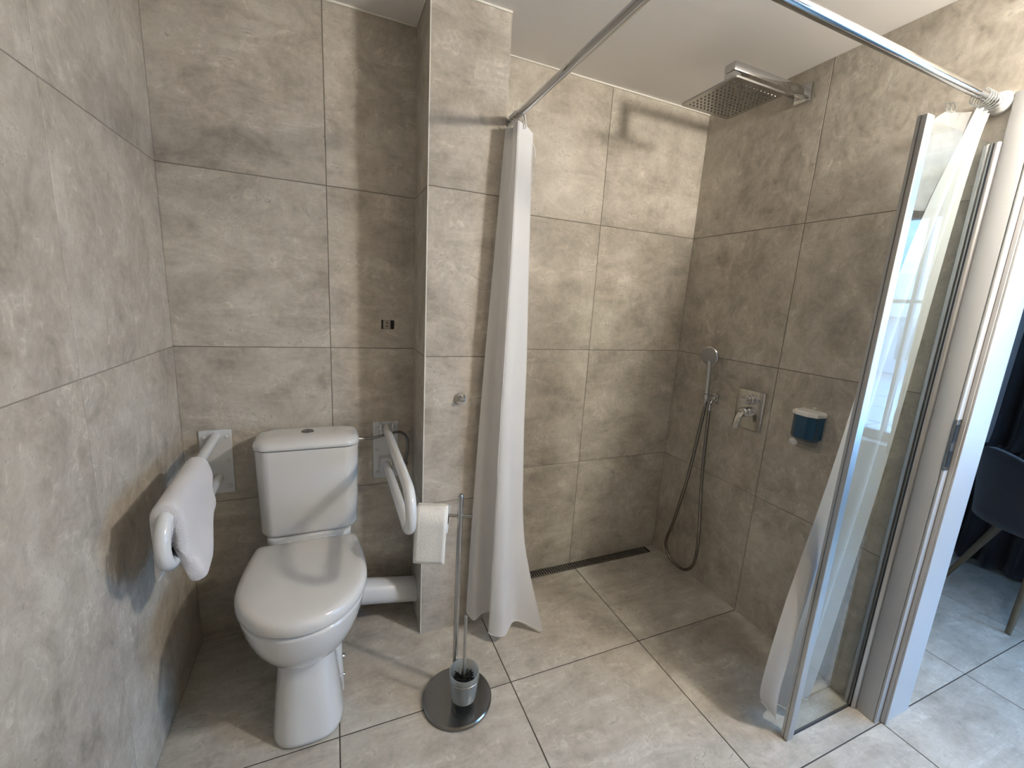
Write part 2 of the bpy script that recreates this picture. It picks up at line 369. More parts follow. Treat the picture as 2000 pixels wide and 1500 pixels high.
# ------------------------------------------------------------------ window, terrace, house outside
win = struct(box('window_1', (wx+.06, WY1, WZ0), (wx+.12, WY1+.06, WZ1), M_DOOR, None, .004, 1))
box('frame_post', (wx+.06, WY0-.06, WZ0), (wx+.12, WY0, WZ1), M_DOOR, win, .004, 1)
box('frame_rail', (wx+.06, WY1+.06, WZ0), (wx+.12, WY0-.06, WZ0+.06), M_DOOR, win, .004, 1)
box('frame_rail', (wx+.06, WY1+.06, WZ1-.06), (wx+.12, WY0-.06, WZ1), M_DOOR, win, .004, 1)
tz = 1.575
box('transom', (wx+.06, WY1+.06, tz-.012), (wx+.12, WY0-.06, tz+.012), M_DOOR, win, .004, 1)
ym = [-1.78, -2.13, -2.52, -2.9, -3.3, -3.7, -4.1, -4.5, -4.84]
for a, b in zip(ym, ym[1:]):
    box('pane', (wx+.088, b+.012, tz+.012), (wx+.092, a-.012, WZ1-.06), M_PANE, win)
    box('pane', (wx+.088, b+.012, WZ0+.06), (wx+.092, a-.012, tz-.012), M_PANE, win)
for a in ym[1:-1]: box('mullion', (wx+.068, a-.012, WZ0+.06), (wx+.112, a+.012, WZ1-.06), M_DOOR, win, .003, 1)
box('window_sill', (wx-.1, WY1-.04, WZ0-.03), (wx+.06, WY0+.04, WZ0), M_DOOR, win, .006, 2)
terr = struct(box('terrace', (wx+.21, -30, -.4), (60, 30, -.31), M_ROOF))
tiles(terr, (wx+.21, -14, -.3), (1, 0, 0), (0, 1, 0), (0, 0, 1), [1.6*i for i in range(8)], [1.6*i for i in range(9)], M_TERR, .06)
h = thing('house', (22, -10, -.3), 'pale house with a pitched roof seen mirrored in the shower screen', 'house')
box('house_wall', (18, -16, -.3), (26, -4, 1.6), M_HOUSE, h)
bm = bmesh.new(); v = [bm.verts.new(p) for p in ((17.6, -16.5, 1.6), (26.4, -16.5, 1.6), (26.4, -3.5, 1.6), (17.6, -3.5, 1.6), (22, -15, 3.4), (22, -5, 3.4))]
for f in ((0, 1, 4), (1, 2, 5, 4), (2, 3, 5), (3, 0, 4, 5), (0, 3, 2, 1)): bm.faces.new([v[i] for i in f])
rf = link('roof', finish(bm, 'roof', 0), M_ROOF, h)
for y in (-14, -11, -8, -5.6): box('house_window', (17.96, y-.5, .2), (17.99, y+.5, 1.3), M_DKS, h)

# ------------------------------------------------------------------ lamp over the door (source of the room's light)
lp = thing('wall_lamp', (XR, -1.75, 2.15), 'round white glass wall lamp above the bathroom doorway', 'lamp')
lathe('back_plate', [(0, .0), (.05, 0), (.05, .012), (.045, .016), (0, .016)], (XR, -1.75, 2.24), M_CHR, lp, (-1, 0, 0))
tube('stem', [(XR-.016, -1.75, 2.24), (XR-.03, -1.75, 2.24)], .014, M_CHR, lp)
me_l = bpy.data.materials.new('lamp_globe'); me_l.use_nodes = True; t = me_l.node_tree; t.nodes.clear()
em = t.nodes.new('ShaderNodeEmission'); em.inputs[0].default_value = (1.0, .925, .81, 1); em.inputs[1].default_value = LAMP
oo = t.nodes.new('ShaderNodeOutputMaterial'); t.links.new(em.outputs[0], oo.inputs[0])
lathe('globe', [(.075*math.sin(PI*k/14), -.075*math.cos(PI*k/14)) for k in range(15)], (XR-.105, -1.75, 2.24), me_l, lp, (-1, 0, 0), 24)

# ------------------------------------------------------------------ toilet
TX = .412
tl = thing('toilet', (TX, -.35, 0), 'white ceramic toilet with closed lid and cistern between two grab rails', 'toilet')
def egg(hw, yf, yb, z, n=32, fe=.95, cx=TX):
    """plan outline: rounded front (towards -y), squarer back; smaller fe = squarer front"""
    pts = []; ymid = yf + min(hw*1.25, (yb-yf)*.6)
    for k in range(n):
        a = 2*PI*k/n; c, s = math.cos(a), math.sin(a)
        if s < 0: x = hw*math.copysign(abs(c)**fe, c); y = ymid - (ymid-yf)*abs(s)**fe
        else: x = hw*math.copysign(abs(c)**.55, c); y = ymid + (yb-ymid)*abs(s)**.55
        pts.append((cx+x, y, z))
    return pts
pan = [(0, .108, -.586, -.16, .66), (.004, .110, -.588, -.155, .66), (.03, .108, -.586, -.155, .67), (.10, .101, -.573, -.155, .69), (.19, .092, -.556, -.15, .72), (.252, .087, -.546, -.15, .78), (.264, .088, -.548, -.15, .85),
       (.274, .100, -.562, -.15, .9), (.288, .118, -.582, -.14, .95), (.314, .141, -.604, -.13, .95), (.350, .163, -.626, -.12, .95), (.395, .180, -.643, -.11, .95), (.435, .189, -.651, -.11, .95), (.452, .1905, -.6525, -.11, .95), (.457, .187, -.649, -.112, .95)]
loft('pan', [egg(w, f, b, z, fe=e) for z, w, f, b, e in pan], M_CER, tl, sub=1, ang=75)
loft('pan_deck', [rrect(TX+.008, -.125, .145, .09, .035, z) for z in (.30, .40, .50, .519)] + [rrect(TX+.008, -.125, .141, .086, .03, .522)], M_CER, tl)
loft('pan_foot', [rrect(TX+.010, -.30, hw, .13, .03, z) for z, hw in ((0, .103), (.006, .104), (.15, .099), (.25, .097), (.275, .085))], M_CER, tl)
for z, y in ((.053, -.40), (.130, -.40)):
    lathe('bolt', [(0, .010), (.006, .008), (.009, .003), (.009, 0)], (TX+.1085, y, z), M_CHR, tl, (1, 0, 0), 14)
def lid_ring(z, ins=0, n=40):
    """seat outline: blunt hinge edge, slowly widening sides, round nose"""
    hw, yb, yw, yf, pts = .194-ins, -.203-ins, -.43, -.656+ins, []
    side = [(.172-ins+.022*math.sin(PI/2*t), yb-.008+(yw-yb+.008)*t) for t in [k/8 for k in range(9)]]
    nose = [(hw*math.cos(PI/2*t), yw+(yf-yw)*math.sin(PI/2*t)**1.0) for t in [k/10 for k in range(1, 11)]]
    half = [(.162-ins, yb)] + side + nose
    pts = [(TX+x, y, z) for x, y in half] + [(TX-x, y, z) for x, y in half[-2::-1]]
    return pts
loft('seat', [lid_ring(.4585, .008), lid_ring(.4610, .007)], M_PLA, tl, ang=60)
loft('seat_lid', [lid_ring(.4615, .003), lid_ring(.466, 0), lid_ring(.486, 0), lid_ring(.496, .003), lid_ring(.503, .010), lid_ring(.507, .022), lid_ring(.509, .045), lid_ring(.510, .09)], M_PLA, tl, ang=60)
for dx in (-.075, .075): tube('hinge', [(TX+dx-.02, -.214, .506), (TX+dx+.02, -.214, .506)], .005, M_PLA, tl)
# cistern
CX = .423
def cis(hx, yf, yb, z, r=.05):
    pts = rrect(CX, (yf+yb)/2, hx, (yb-yf)/2, r, z, 7)
    # bowed front
    return [(x, y-(.012*(1-((x-CX)/hx)**2) if y < (yf+yb)/2 else 0), z) for x, y, z in pts]
loft('cistern', [cis(.159, -.188, -.045, .5235, .04), cis(.165, -.198, -.04, .528), cis(.168, -.202, -.038, .54), cis(.171, -.205, -.036, .70), cis(.1745, -.208, -.034, .857)], M_CER, tl)
loft('cistern_lid', [cis(.173, -.206, -.033, .8590), cis(.1775, -.211, -.030, .862), cis(.1775, -.211, -.030, .873), cis(.173, -.205, -.033, .884), cis(.160, -.188, -.044, .892, .045), cis(.13, -.155, -.065, .896, .035), cis(.07, -.13, -.09, .897, .018)], M_CER, tl, ang=60)
fb = lathe('flush_button', [(0, .005), (.018, .005), (.021, .003), (.022, 0)], (CX-.003, -.118, .896), M_DKS, tl)
fb['label'] = 'chrome dual flush button'
box('button_split', (CX-.0036, -.138, .9008), (CX-.0026, -.098, .9016), M_DARK, fb)

# waste pipe to the duct
wp = thing('waste_pipe', (.7, -.1, 0), 'thick white plastic waste pipe running from toilet into the tiled pillar', 'pipe')
tube('pipe', [(.50, -.115, .186), (XP0+.004, -.10, .116)], .053, M_PIPE, wp, 32)
tube('sleeve', [(.50, -.115, .186), (.60, -.1105, .1652)], .057, M_PIPE, wp, 32)
# water hose
wh = thing('water_hose', (.7, -.07, .6), 'braided steel water hose at the right side of the cistern', 'hose')
tube('hose', [(.617, -.085, .842), (.66, -.085, .842), (.715, -.075, .850), (.765, -.06, .852), (.797, -.045, .825), (.806, -.035, .78), (.802, -.03, .735), (.793, -.02, .69)], .0055, M_DKS, wh, 10, 8)
tube('hose_nut', [(.597, -.085, .842), (.606, -.085, .842), (.611, -.085, .842), (.622, -.085, .842)], lambda t: .010 if t < .6 else .0075, M_CHR, wh, 12)
lathe('wall_stop', [(0, 0), (.017, 0), (.017, .006), (.009, .010), (.009, .025), (0, .025)], (.793, 0, .685), M_CHR, wh, (0, -1, 0), 16)

# ------------------------------------------------------------------ grab rails
def rail(px, dx, zt, zb, L, label, fold, zpl):
    g = thing('grab_rail', (px, 0, zpl[0]), label, 'grab rail', 'fold-down grab rails beside the toilet')
    hw = .052
    box('mount_plate', (px-hw, -.006, zpl[0]), (px+hw, -.0002, zpl[1]), M_RAIL, g, .0015, 1)
    for sx in (-1, 1):
        for z in (zpl[1]-.028, (zpl[0]+zpl[1])/2+.005, zpl[0]+.028):
            lathe('screw', [(0, .0055), (.005, .004), (.0075, 0)], (px+sx*.036, -.006, z), M_RAIL, g, (0, -1, 0), 14)
    def P(y, z): return (px+dx*(-y/L), y, z)
    z0 = zb; zb = zb+.030; R = (zt-zb)/2; pts = [P(-.02 if fold else -.004, zt)]
    yc = -(L-R)
    pts += [P(yc*.5, zt), P(yc, zt)]
    for k in range(1, 13):
        a = PI*k/12; pts.append(P(yc-R*math.sin(a), zb+R+R*math.cos(a)))
    pts += [P(yc*.5, (zb+z0)/2), P(-.004 if not fold else -.02, z0)]
    tube('rail', pts, .0165, M_RAIL, g, 20)
    if fold:
        for sx in (-1, 1): box('hinge_cheek', (px+sx*.024-.004, -.055, zt-.03), (px+sx*.024+.004, -.0055, zt+.022), M_RAIL, g, .003, 1)
        tube('hinge_pin', [(px-.034, -.032, zt), (px+.034, -.032, zt)], .007, M_RAIL, g, 14)
        box('rest_bracket', (px-.026, -.04, z0-.03), (px+.026, -.0055, z0+.03), M_RAIL, g, .006, 1)
    return g
rail(.102, .030, .862, .700, .672, 'white grab rail against the left wall with a towel over it', False, (.635, .888))
rail(.716, -.004, .862, .700, .680, 'white hinged grab rail between the toilet and the pillar', True, (.630, .885))

# towel over the left rail
def towel():
    rings = []; ny = 30; zt = .862; ri = .0180
    sm = lambda a, b, t: (lambda q: q*q*(3-2*q))(min(1, max(0, (t-a)/(b-a))))
    for j in range(ny+1):
        t = j/ny; y = -.285 - .350*t
        e = min(1, min(t, 1-t)/.06); e = .45 + .55*math.sqrt(max(0, 1-(1-e)**2))     # rounded front and back edges
        cx = .102 + .030*(-y/.672)
        zl = .716 - .030*sm(.2, 1, t) + .006*math.sin(t*7); zr = .712 - .066*sm(.12, .72, t) + .010*sm(.9, 1, t)
        outer, inner = [], []
        for k in range(15):                               # up the left side
            s = k/14; z = zl + (zt-zl)*s; r = ri + .004*(1-s) ; th = .017*e*(.55+.45*math.sin(PI*min(1, .12+s)/2))
            wob = .003*math.sin(8*t+5*s)*(1-s)
            inner.append((cx - r - wob, y, z)); outer.append((cx - r - th - wob, y, z - (.006*e if k == 0 else 0)))
        for k in range(1, 9):
            a = PI - PI*k/9; th = .015*e; inner.append((cx + ri*math.cos(a), y, zt + ri*math.sin(a))); outer.append((cx + (ri+th)*math.cos(a), y, zt + (ri+th)*math.sin(a)))
        for k in range(21):                               # down the right side
            s = k/20; z = zt + (zr-zt)*s; hem = sm(.45, .92, s)*sm(.15, .7, t)
            th = e*(.016 + .022*hem) * (1 if k < 20 else .55); sw = .004*math.sin(PI*s)*math.sin(5*t+1) + .003*math.sin(3*PI*s)
            r = ri + (.004+.010*t)*s**.9 - .006*hem; yy = y + .034*s*t
            inner.append((cx + r + sw, yy, z)); outer.append((cx + r + th + sw, yy, z - (.006*e if k == 20 else 0)))
        rings.append(outer + inner[::-1])
    return rings
tw = tag(loft('towel', towel(), M_TOW, None, ang=180, sub=1), 'white terry towel draped over the left grab rail', 'towel')

# ------------------------------------------------------------------ brush and paper stand
SX, SY = .900, -.588
st = thing('toilet_stand', (SX, SY, 0), 'steel floor stand with round base for toilet paper and brush', 'stand')
lathe('base', [(0, 0), (.121, 0), (.1235, .003), (.1235, .013), (.120, .017), (0, .0185)], (SX, SY, 0), M_DKS, st, seg=64)
PX, PY = .903, -.535
tube('pole', [(PX, PY, .017), (PX, PY, .764)], .0095, M_BRU, st, 20)
lathe('pole_cap', [(.0098, 0), (.0098, .004), (.007, .010), (0, .012)], (PX, PY, .762), M_BRU, st, seg=20)
AA = math.radians(-21)
def arm_pt(d, off=0, z=.7): return (PX + d*math.cos(AA) + off*math.sin(AA), PY + d*math.sin(AA) - off*math.cos(AA), z)
tube('paper_arm', [arm_pt(-.158, 0, .693), arm_pt(.042, 0, .693)], .0055, M_BRU, st, 14)
CUX, CUY = .912, -.622
tube('cup_ring', [(CUX+.0525*math.cos(2*PI*k/28), CUY+.0525*math.sin(2*PI*k/28), .128) for k in range(29)], .0016, M_BRU, st, 8)
tube('ring_bracket', [(PX, PY, .128), (CUX, CUY+.0525, .128)], .004, M_BRU, st, 10)
lathe('brush_cup', [(0, .040), (.036, .040), (.043, .046), (.048, .09), (.0515, .150), (.0485, .150), (.045, .09), (.040, .050), (0, .046)], (CUX, CUY, 0), M_FROST, st, seg=36)
br = thing('toilet_brush', (CUX, CUY, .05), 'toilet brush with steel handle and black bristles standing in frosted cup', 'brush')
tube('handle', [(CUX, CUY, .10), (CUX-.001, CUY+.004, .362)], .0058, M_BRU, br, 14)
lathe('handle_cap', [(.0058, 0), (.0055, .004), (0, .007)], (CUX-.001, CUY+.004, .362), M_CHR, br, seg=14)
bm = bmesh.new()
for k in range(260):
    a = random.uniform(0, 2*PI); z0 = random.uniform(.066, .118); rr = random.uniform(.026, .040); dz = random.uniform(0, .016)
    p = Vector((CUX, CUY, z0)); q = p + Vector((rr*math.cos(a), rr*math.sin(a), dz))
    bm_tube(bm, [p, (p+q)/2+Vector((0, 0, .001)), q], .0017, 4)
o = link('bristles', finish(bm, 'bristles', 0), M_BRIS, br); o['kind'] = 'stuff'
tr = thing('toilet_roll', arm_pt(-.09, 0, .64), 'white toilet paper roll hanging on the steel stand arm', 'toilet roll')
D0, D1, RR, RC = -.145, -.040, .049, .681
axr = (math.cos(AA), math.sin(AA), 0)
lathe('paper', [(.0185, 0), (RR-.002, 0), (RR, .002), (RR, D1-D0-.002), (RR-.002, D1-D0), (.0185, D1-D0)], arm_pt(D0, 0, RC), M_PAP, tr, axr, 48)
lathe('core', [(.0186, -.001), (.0186, D1-D0+.001), (.0170, D1-D0+.001), (.0170, -.001), (.0186, -.001)], arm_pt(D0, 0, RC), M_CARD, tr, axr, 32)
g = []
for j in range(17):
    s = j/16; row = []
    for i in range(9):
        d = D0 + (D1-D0)*i/8
        if s < .3:
            a = PI/2*(1-s/.3); row.append(arm_pt(d, (RR+.0008)*math.cos(a), RC+(RR+.0008)*math.sin(a)))
        else:
            u_ = (s-.3)/.7; row.append(arm_pt(d-.004*u_, (RR+.0008)+.003*math.sin(u_*2.5)+.0012*u_*math.sin(i*.7), RC - u_*(.138+.004*i/8)))
    g.append(row)
sheet('loose_sheet', g, M_PAP, tr, .0008)

# ------------------------------------------------------------------ small wall things
hk = thing('robe_hook', (.973, YP, 1.0), 'small round chrome robe hook on the tiled pillar', 'hook')
lathe('rose', [(0, 0), (.023, 0), (.024, .003), (.022, .008), (.012, .010), (0, .010)], (.973, YP, 1.033), M_CHR, hk, (0, -1, 0))
tube('peg', [(.973, YP-.008, 1.033), (.973, YP-.026, 1.033), (.973, YP-.034, 1.040)], lambda t: .008 if t < .6 else .0095, M_CHR, hk, 16, 4)
wb = thing('wall_bracket', (.725, 0, 1.28), 'small beige mounting bracket with dark slots high on back wall', 'bracket')
box('bracket_plate', (.708, -.004, 1.281), (.736, -.0002, 1.315), M_BEIGE, wb, .001, 1)
box('dark_slot', (.7005, -.003, 1.279), (.7065, -.0002, 1.317), M_DARK, wb, .001, 1)  # near-black boxes stand in for the shade inside the two slots
box('dark_slot', (.7375, -.007, 1.280), (.750, -.0002, 1.316), M_DARK, wb, .0015, 1)
for z in (1.292, 1.305): lathe('screw_hole', [(0, .0006), (.003, .0006), (.003, 0)], (.722, -.004, z), M_DARK, wb, (0, -1, 0), 10)

# ------------------------------------------------------------------ shower: drain
DX0, DX1, DYa, DYb = 1.33, 2.232, -.010, -.062
dr = thing('floor_drain', ((DX0+DX1)/2, -.036, 0), 'long slotted steel floor drain along the shower back wall', 'drain')
box('channel', (DX0+.002, DYb+.002, .0002), (DX1-.002, DYa-.002, .0008), M_DARK, dr)
for a, b in (((DX0, DYb, 0), (DX1, DYb+.004, .004)), ((DX0, DYa-.004, 0), (DX1, DYa, .004)), ((DX0, DYb+.004, 0), (DX0+.004, DYa-.004, .004)), ((DX1-.004, DYb+.004, 0), (DX1, DYa-.004, .004))):
    box('drain_frame', a, b, M_DKS, dr)
bm = bmesh.new(); bm_box(bm, (-.0034, -.0215, 0), (.0034, .0215, .0028), .0006, 1); sl = finish(bm, 'slat', 0); sl.materials.append(mat('drain_steel', (.30, .28, .25), .42, .6, var=.05))
x = DX0+.012
while x < DX1-.008:
    o = bpy.data.objects.new('slat', sl); C.objects.link(o); o.parent = dr; o.location = Vector((x, -.036, .001)) - WORLD[dr.name]; x += .0143

# rain shower head
sh = thing('rain_shower', (XR, -.49, 2.19), 'square chrome rain shower head on a wall arm', 'shower head')
hx0, hx1, hy0, hy1, hz = 1.783, 2.036, -.617, -.367, 2.203
hd = loft('head_plate', [rrect((hx0+hx1)/2, (hy0+hy1)/2, (hx1-hx0)/2-i, (hy1-hy0)/2-i, .012, hz+z) for z, i in ((0, .001), (.001, 0), (.007, 0), (.008, .001))], M_BRU, sh, ang=30)
bm = bmesh.new()
for i in range(12):
    for j in range(12):
        bm_lathe(bm, [(.0032, 0), (.0027, .003), (0, .0034)], (hx0+.025+i*(hx1-hx0-.05)/11, hy0+.025+j*(hy1-hy0-.05)/11, hz+.0005), (0, 0, -1), 8)
o = link('nozzles', finish(bm, 'nozzles', 40), M_DKS, hd); o['kind'] = 'stuff'
AX, AY = 1.905, -.49
box('arm', (AX-.022, AY-.024, 2.292), (XR-.008, AY+.024, 2.322), M_CHR, sh, .003, 2)
box('arm_drop', (AX-.022, AY-.022, 2.2105), (AX+.016, AY+.022, 2.291), M_CHR, sh, .003, 2)
box('wall_flange', (XR-.011, AY-.034, 2.274), (XR-.0002, AY+.034, 2.342), M_CHR, sh, .003, 2)

# hand shower, bracket, hose
bk = thing('hose_bracket', (XR, -.285, .96), 'square chrome wall outlet holding the hand shower', 'bracket')
box('wall_plate', (XR-.012, -.313, .968), (XR-.0002, -.262, 1.022), M_CHR, bk, .003, 2)
box('holder_arm', (2.252, -.300, 1.003), (XR-.011, -.276, 1.017), M_CHR, bk, .003, 2)
lathe('holder_ring', [(.0115, -.012), (.015, -.012), (.0165, .012), (.0125, .012), (.0115, -.012)], (2.240, -.288, 1.008), M_CHR, bk, (-.12, 0, 1), 20)
tube('outlet', [(XR-.011, -.298, .983), (2.268, -.298, .983), (2.262, -.298, .970)], .008, M_CHR, bk, 14)
hs = thing('hand_shower', (2.24, -.288, .99), 'chrome hand shower with round head upright in its bracket', 'hand shower')
HP = Vector((2.232, -.288, 1.150))
tube('handle', [(2.2405, -.288, .992), (2.239, -.288, 1.04), (2.235, -.288, 1.10), (2.230, -.288, 1.155), (2.226, -.287, 1.19)], lambda t: .0105+.0025*t, M_CHR, hs, 18, 6)
ax = Vector((-.95, -.10, -.22)).normalized(); hc = Vector((2.226, -.287, 1.212))
lathe('spray_head', [(0, -.024), (.018, -.023), (.036, -.015), (.047, -.003), (.049, .004), (.047, .008), (.044, .009)], hc, M_CHR, hs, ax, 36)
sf = lathe('spray_face', [(.0445, .0085), (.040, .0095), (0, .0105)], hc, mat('grey_spray_face', (.30, .30, .29), .35, var=.05), hs, ax, 36)
ho = thing('shower_hose', (2.25, -.28, .05), 'grey metal shower hose looping down to the floor', 'hose')
tube('hose', [(2.2412, -.288, .985), (2.242, -.287, .95), (2.243, -.276, .85), (2.243, -.245, .56), (2.243, -.19, .26), (2.243, -.158, .13), (2.243, -.185, .060), (2.245, -.245, .036), (2.245, -.315, .048), (2.247, -.362, .12),
              (2.25, -.362, .28), (2.255, -.325, .56), (2.26, -.303, .85), (2.262, -.298, .955)], .0082, mat('hose_steel', (.26, .245, .22), .24, 1, var=.2, vscale=60), ho, 12, 10)
for p, q in (((2.2405, -.288, .992), (2.2425, -.285, .955)), ((2.262, -.298, .968), (2.261, -.300, .935))): tube('hose_nut', [p, q], .0088, M_CHR, ho, 14)

# mixer
vx = XR-.010
vl = thing('shower_mixer', (XR, -.49, .9), 'chrome concealed shower mixer plate with lever and diverter', 'shower mixer')
box('face_plate', (vx, -.561, .897), (XR-.0002, -.421, 1.080), mat('mixer_chrome', (.58, .57, .55), .16, 1, var=.03), vl, .004, 2)
lathe('diverter', [(.023, 0), (.023, .018), (.0205, .020), (.0205, .036), (.018, .038), (0, .038)], (vx, -.497, 1.040), M_CHR, vl, (-1, 0, 0))
box('diverter_grip', (vx-.056, -.522, 1.033), (vx-.0385, -.474, 1.047), M_CHR, vl, .003, 2)
lathe('lever_hub', [(.025, 0), (.025, .022), (.0225, .025), (.0225, .042), (.018, .047), (0, .048)], (vx, -.493, .980), M_CHR, vl, (-1, 0, 0))
loft('lever', [[(vx-.030-d+dx, -.493+w*sy, .985-h+dz) for sy, dx, dz in ((-1, 0, .008), (1, 0, .008), (1, 0, -.006), (-1, 0, -.006))] for d, h, w in ((0, 0, .016), (.022, .008, .019), (.040, .032, .018), (.046, .070, .0165), (.047, .082, .015))], M_CHR, vl, ang=60, sub=1)

# soap dispenser
sd = thing('soap_dispenser', (XR, -.75, .88), 'wall soap dispenser with white lid full of blue soap', 'soap dispenser')
def wedge(i, z, k=1.0):
    """plan of the dispenser: bulged front, i = outset, k = depth factor"""
    return [(XR-.001, -.722+i, z), (XR-.050*k-i, -.722+i, z), (XR-.068*k-i, -.745, z), (XR-.070*k-i, -.790, z), (XR-.052*k-i, -.815-i, z), (XR-.001, -.817-i, z)]
loft('soap', [wedge(-.012, .936, .75), wedge(-.001, .948), wedge(-.001, 1.040)], M_SOAP, sd, ang=20)
loft('tank_bottom', [wedge(-.014, .910, .35), wedge(-.008, .935, .85)], M_ACR, sd, ang=20)
loft('back_plate', [[(XR-.0004, -.716, z), (XR-.004, -.716, z), (XR-.004, -.823, z), (XR-.0004, -.823, z)] for z in (.893, 1.050)], M_ACR, sd, ang=20)
loft('lid', [wedge(.003, 1.0405), wedge(.004, 1.043), wedge(.004, 1.053), wedge(-.004, 1.060)], mat('bright_plastic', (.84, .83, .80), .3, var=.01), sd, ang=20)
box('lid_catch', (XR-.012, -.778, 1.0605), (XR-.003, -.764, 1.072), M_PLA, sd, .002, 1)
lathe('push_button', [(0, .024), (.008, .023), (.0135, .018), (.0150, .008), (.0145, 0)], (XR-.068, -.750, .930), M_PLA, sd, (-.75, -.6, -.05), 24)
tube('spout', [(XR-.045, -.735, .940), (XR-.066, -.748, .931)], .011, M_ACR, sd, 16)

# ------------------------------------------------------------------ curtain rod
ZR, RXX, RYY, RR_ = 2.058, 1.130, -1.098, .0125
rod = thing('curtain_rod', (RXX, RYY, ZR), 'chrome corner rod for the shower curtains below the ceiling', 'curtain rod')
pts = [(RXX, -.002, ZR), (RXX, -.3, ZR), (RXX, -.7, ZR), (RXX, RYY+.07, ZR)]
for k in range(1, 9):
    a = PI/2*k/8; pts.append((RXX+.07-.07*math.cos(a), RYY+.07-.07*math.sin(a), ZR))
pts += [(1.5, RYY, ZR), (1.9, RYY, ZR), (XR-.002, RYY, ZR)]
tube('rod', pts, RR_, M_CHR, rod, 24)
lathe('wall_flange', [(0, 0), (.030, 0), (.031, .004), (.028, .012), (.018, .018), (.0135, .022), (0, .022)], (XR, RYY, ZR), M_PLA, rod, (-1, 0, 0))
lathe('wall_flange', [(0, 0), (.030, 0), (.031, .004), (.028, .012), (.018, .018), (.0135, .022), (0, .022)], (RXX+.001, 0, ZR), M_PLA, rod, (0, -1, 0))

# ------------------------------------------------------------------ shower curtains
def level_sheet(levels, ns=10, nl=14):
    """levels: [(z, [(x,y,dz?)...])] control rows with equal counts -> smooth grid"""
    rows = [[Vector((p[0], p[1], z + (p[2] if len(p) > 2 else 0))) for p in pts] for z, pts in levels]
    rows = [catmull(r, ns) for r in rows]
    cols = [catmull([r[i] for r in rows], nl) for i in range(len(rows[0]))]
    return [[c[j] for c in cols] for j in range(len(cols[0]))]
c1 = thing('shower_curtain', (1.15, -.33, .03), 'white shower curtain gathered against the tiled pillar', 'curtain', 'shower curtains on the corner rod')
LV = [(2.030, [(1.104, -.256), (1.118, -.262), (1.132, -.275), (1.120, -.296), (1.112, -.312), (1.124, -.330), (1.140, -.322), (1.165, -.305), (1.196, -.290, -.012)]),
      (1.62, [(1.080, -.270), (1.096, -.268), (1.118, -.276), (1.130, -.300), (1.112, -.326), (1.118, -.348), (1.140, -.340), (1.172, -.318), (1.206, -.300)]),
      (1.20, [(1.058, -.275), (1.080, -.276), (1.108, -.276), (1.134, -.300), (1.112, -.335), (1.108, -.360), (1.140, -.356), (1.180, -.325), (1.222, -.305)]),
      (.80, [(1.042, -.275), (1.062, -.290), (1.098, -.282), (1.134, -.302), (1.110, -.345), (1.100, -.370), (1.136, -.374), (1.182, -.335), (1.232, -.312)]),
      (.40, [(1.030, -.275), (1.048, -.305), (1.088, -.292), (1.132, -.304), (1.108, -.355), (1.096, -.380), (1.140, -.392), (1.196, -.345), (1.258, -.330)]),
      (.055, [(1.024, -.275, .025), (1.046, -.318, .012), (1.086, -.302, .02), (1.130, -.306, .02), (1.106, -.362, .0), (1.092, -.388, -.008), (1.150, -.412, -.016), (1.225, -.360, -.006), (1.330, -.420, -.040)])]
G = level_sheet(LV)
sheet('curtain_panel', G, M_CURT, c1)
hb = [[Vector(p)+Vector((.0006, -.0008, 0)) for p in row] for row in G[:3]]
sheet('header_band', hb, M_HEM, c1)
tube('side_hem', [row[-1] for row in G[::2]], .0016, M_HEM, c1, 6)
tube('bottom_hem', [p for p in G[-1]], .0014, M_HEM, c1, 6)
tube('fold_hem', [Vector(row[48]) + Vector((0, -.002, 0)) for row in G[:46:2]], .0015, M_HEM, c1, 6)
def ring(parent, c, axis_y, r=.021, m=M_RING):
    c = Vector(c); pts = []
    for k in range(19):
        a = 2*PI*k/18
        pts.append(c + (Vector((math.cos(a)*r, .002*math.sin(a), math.sin(a)*r)) if axis_y else Vector((.003*math.sin(a), math.cos(a)*r, math.sin(a)*r))))
    tube('ring', pts, .0017, m, parent, 6)
for y in (-.262, -.278, -.294, -.310): ring(c1, (RXX, y, ZR-.007), True)
tube('tie_tab', [(1.196, -.291, 1.985), (1.204, -.292, 1.972), (1.210, -.292, 1.950), (1.208, -.292, 1.938)], .0025, M_HEM, c1, 8, 5)
tube('tie_tab', [(1.140, -.325, 2.075), (1.146, -.327, 2.052), (1.150, -.327, 2.035), (1.156, -.324, 2.015)], .003, M_HEM, c1, 8, 5)

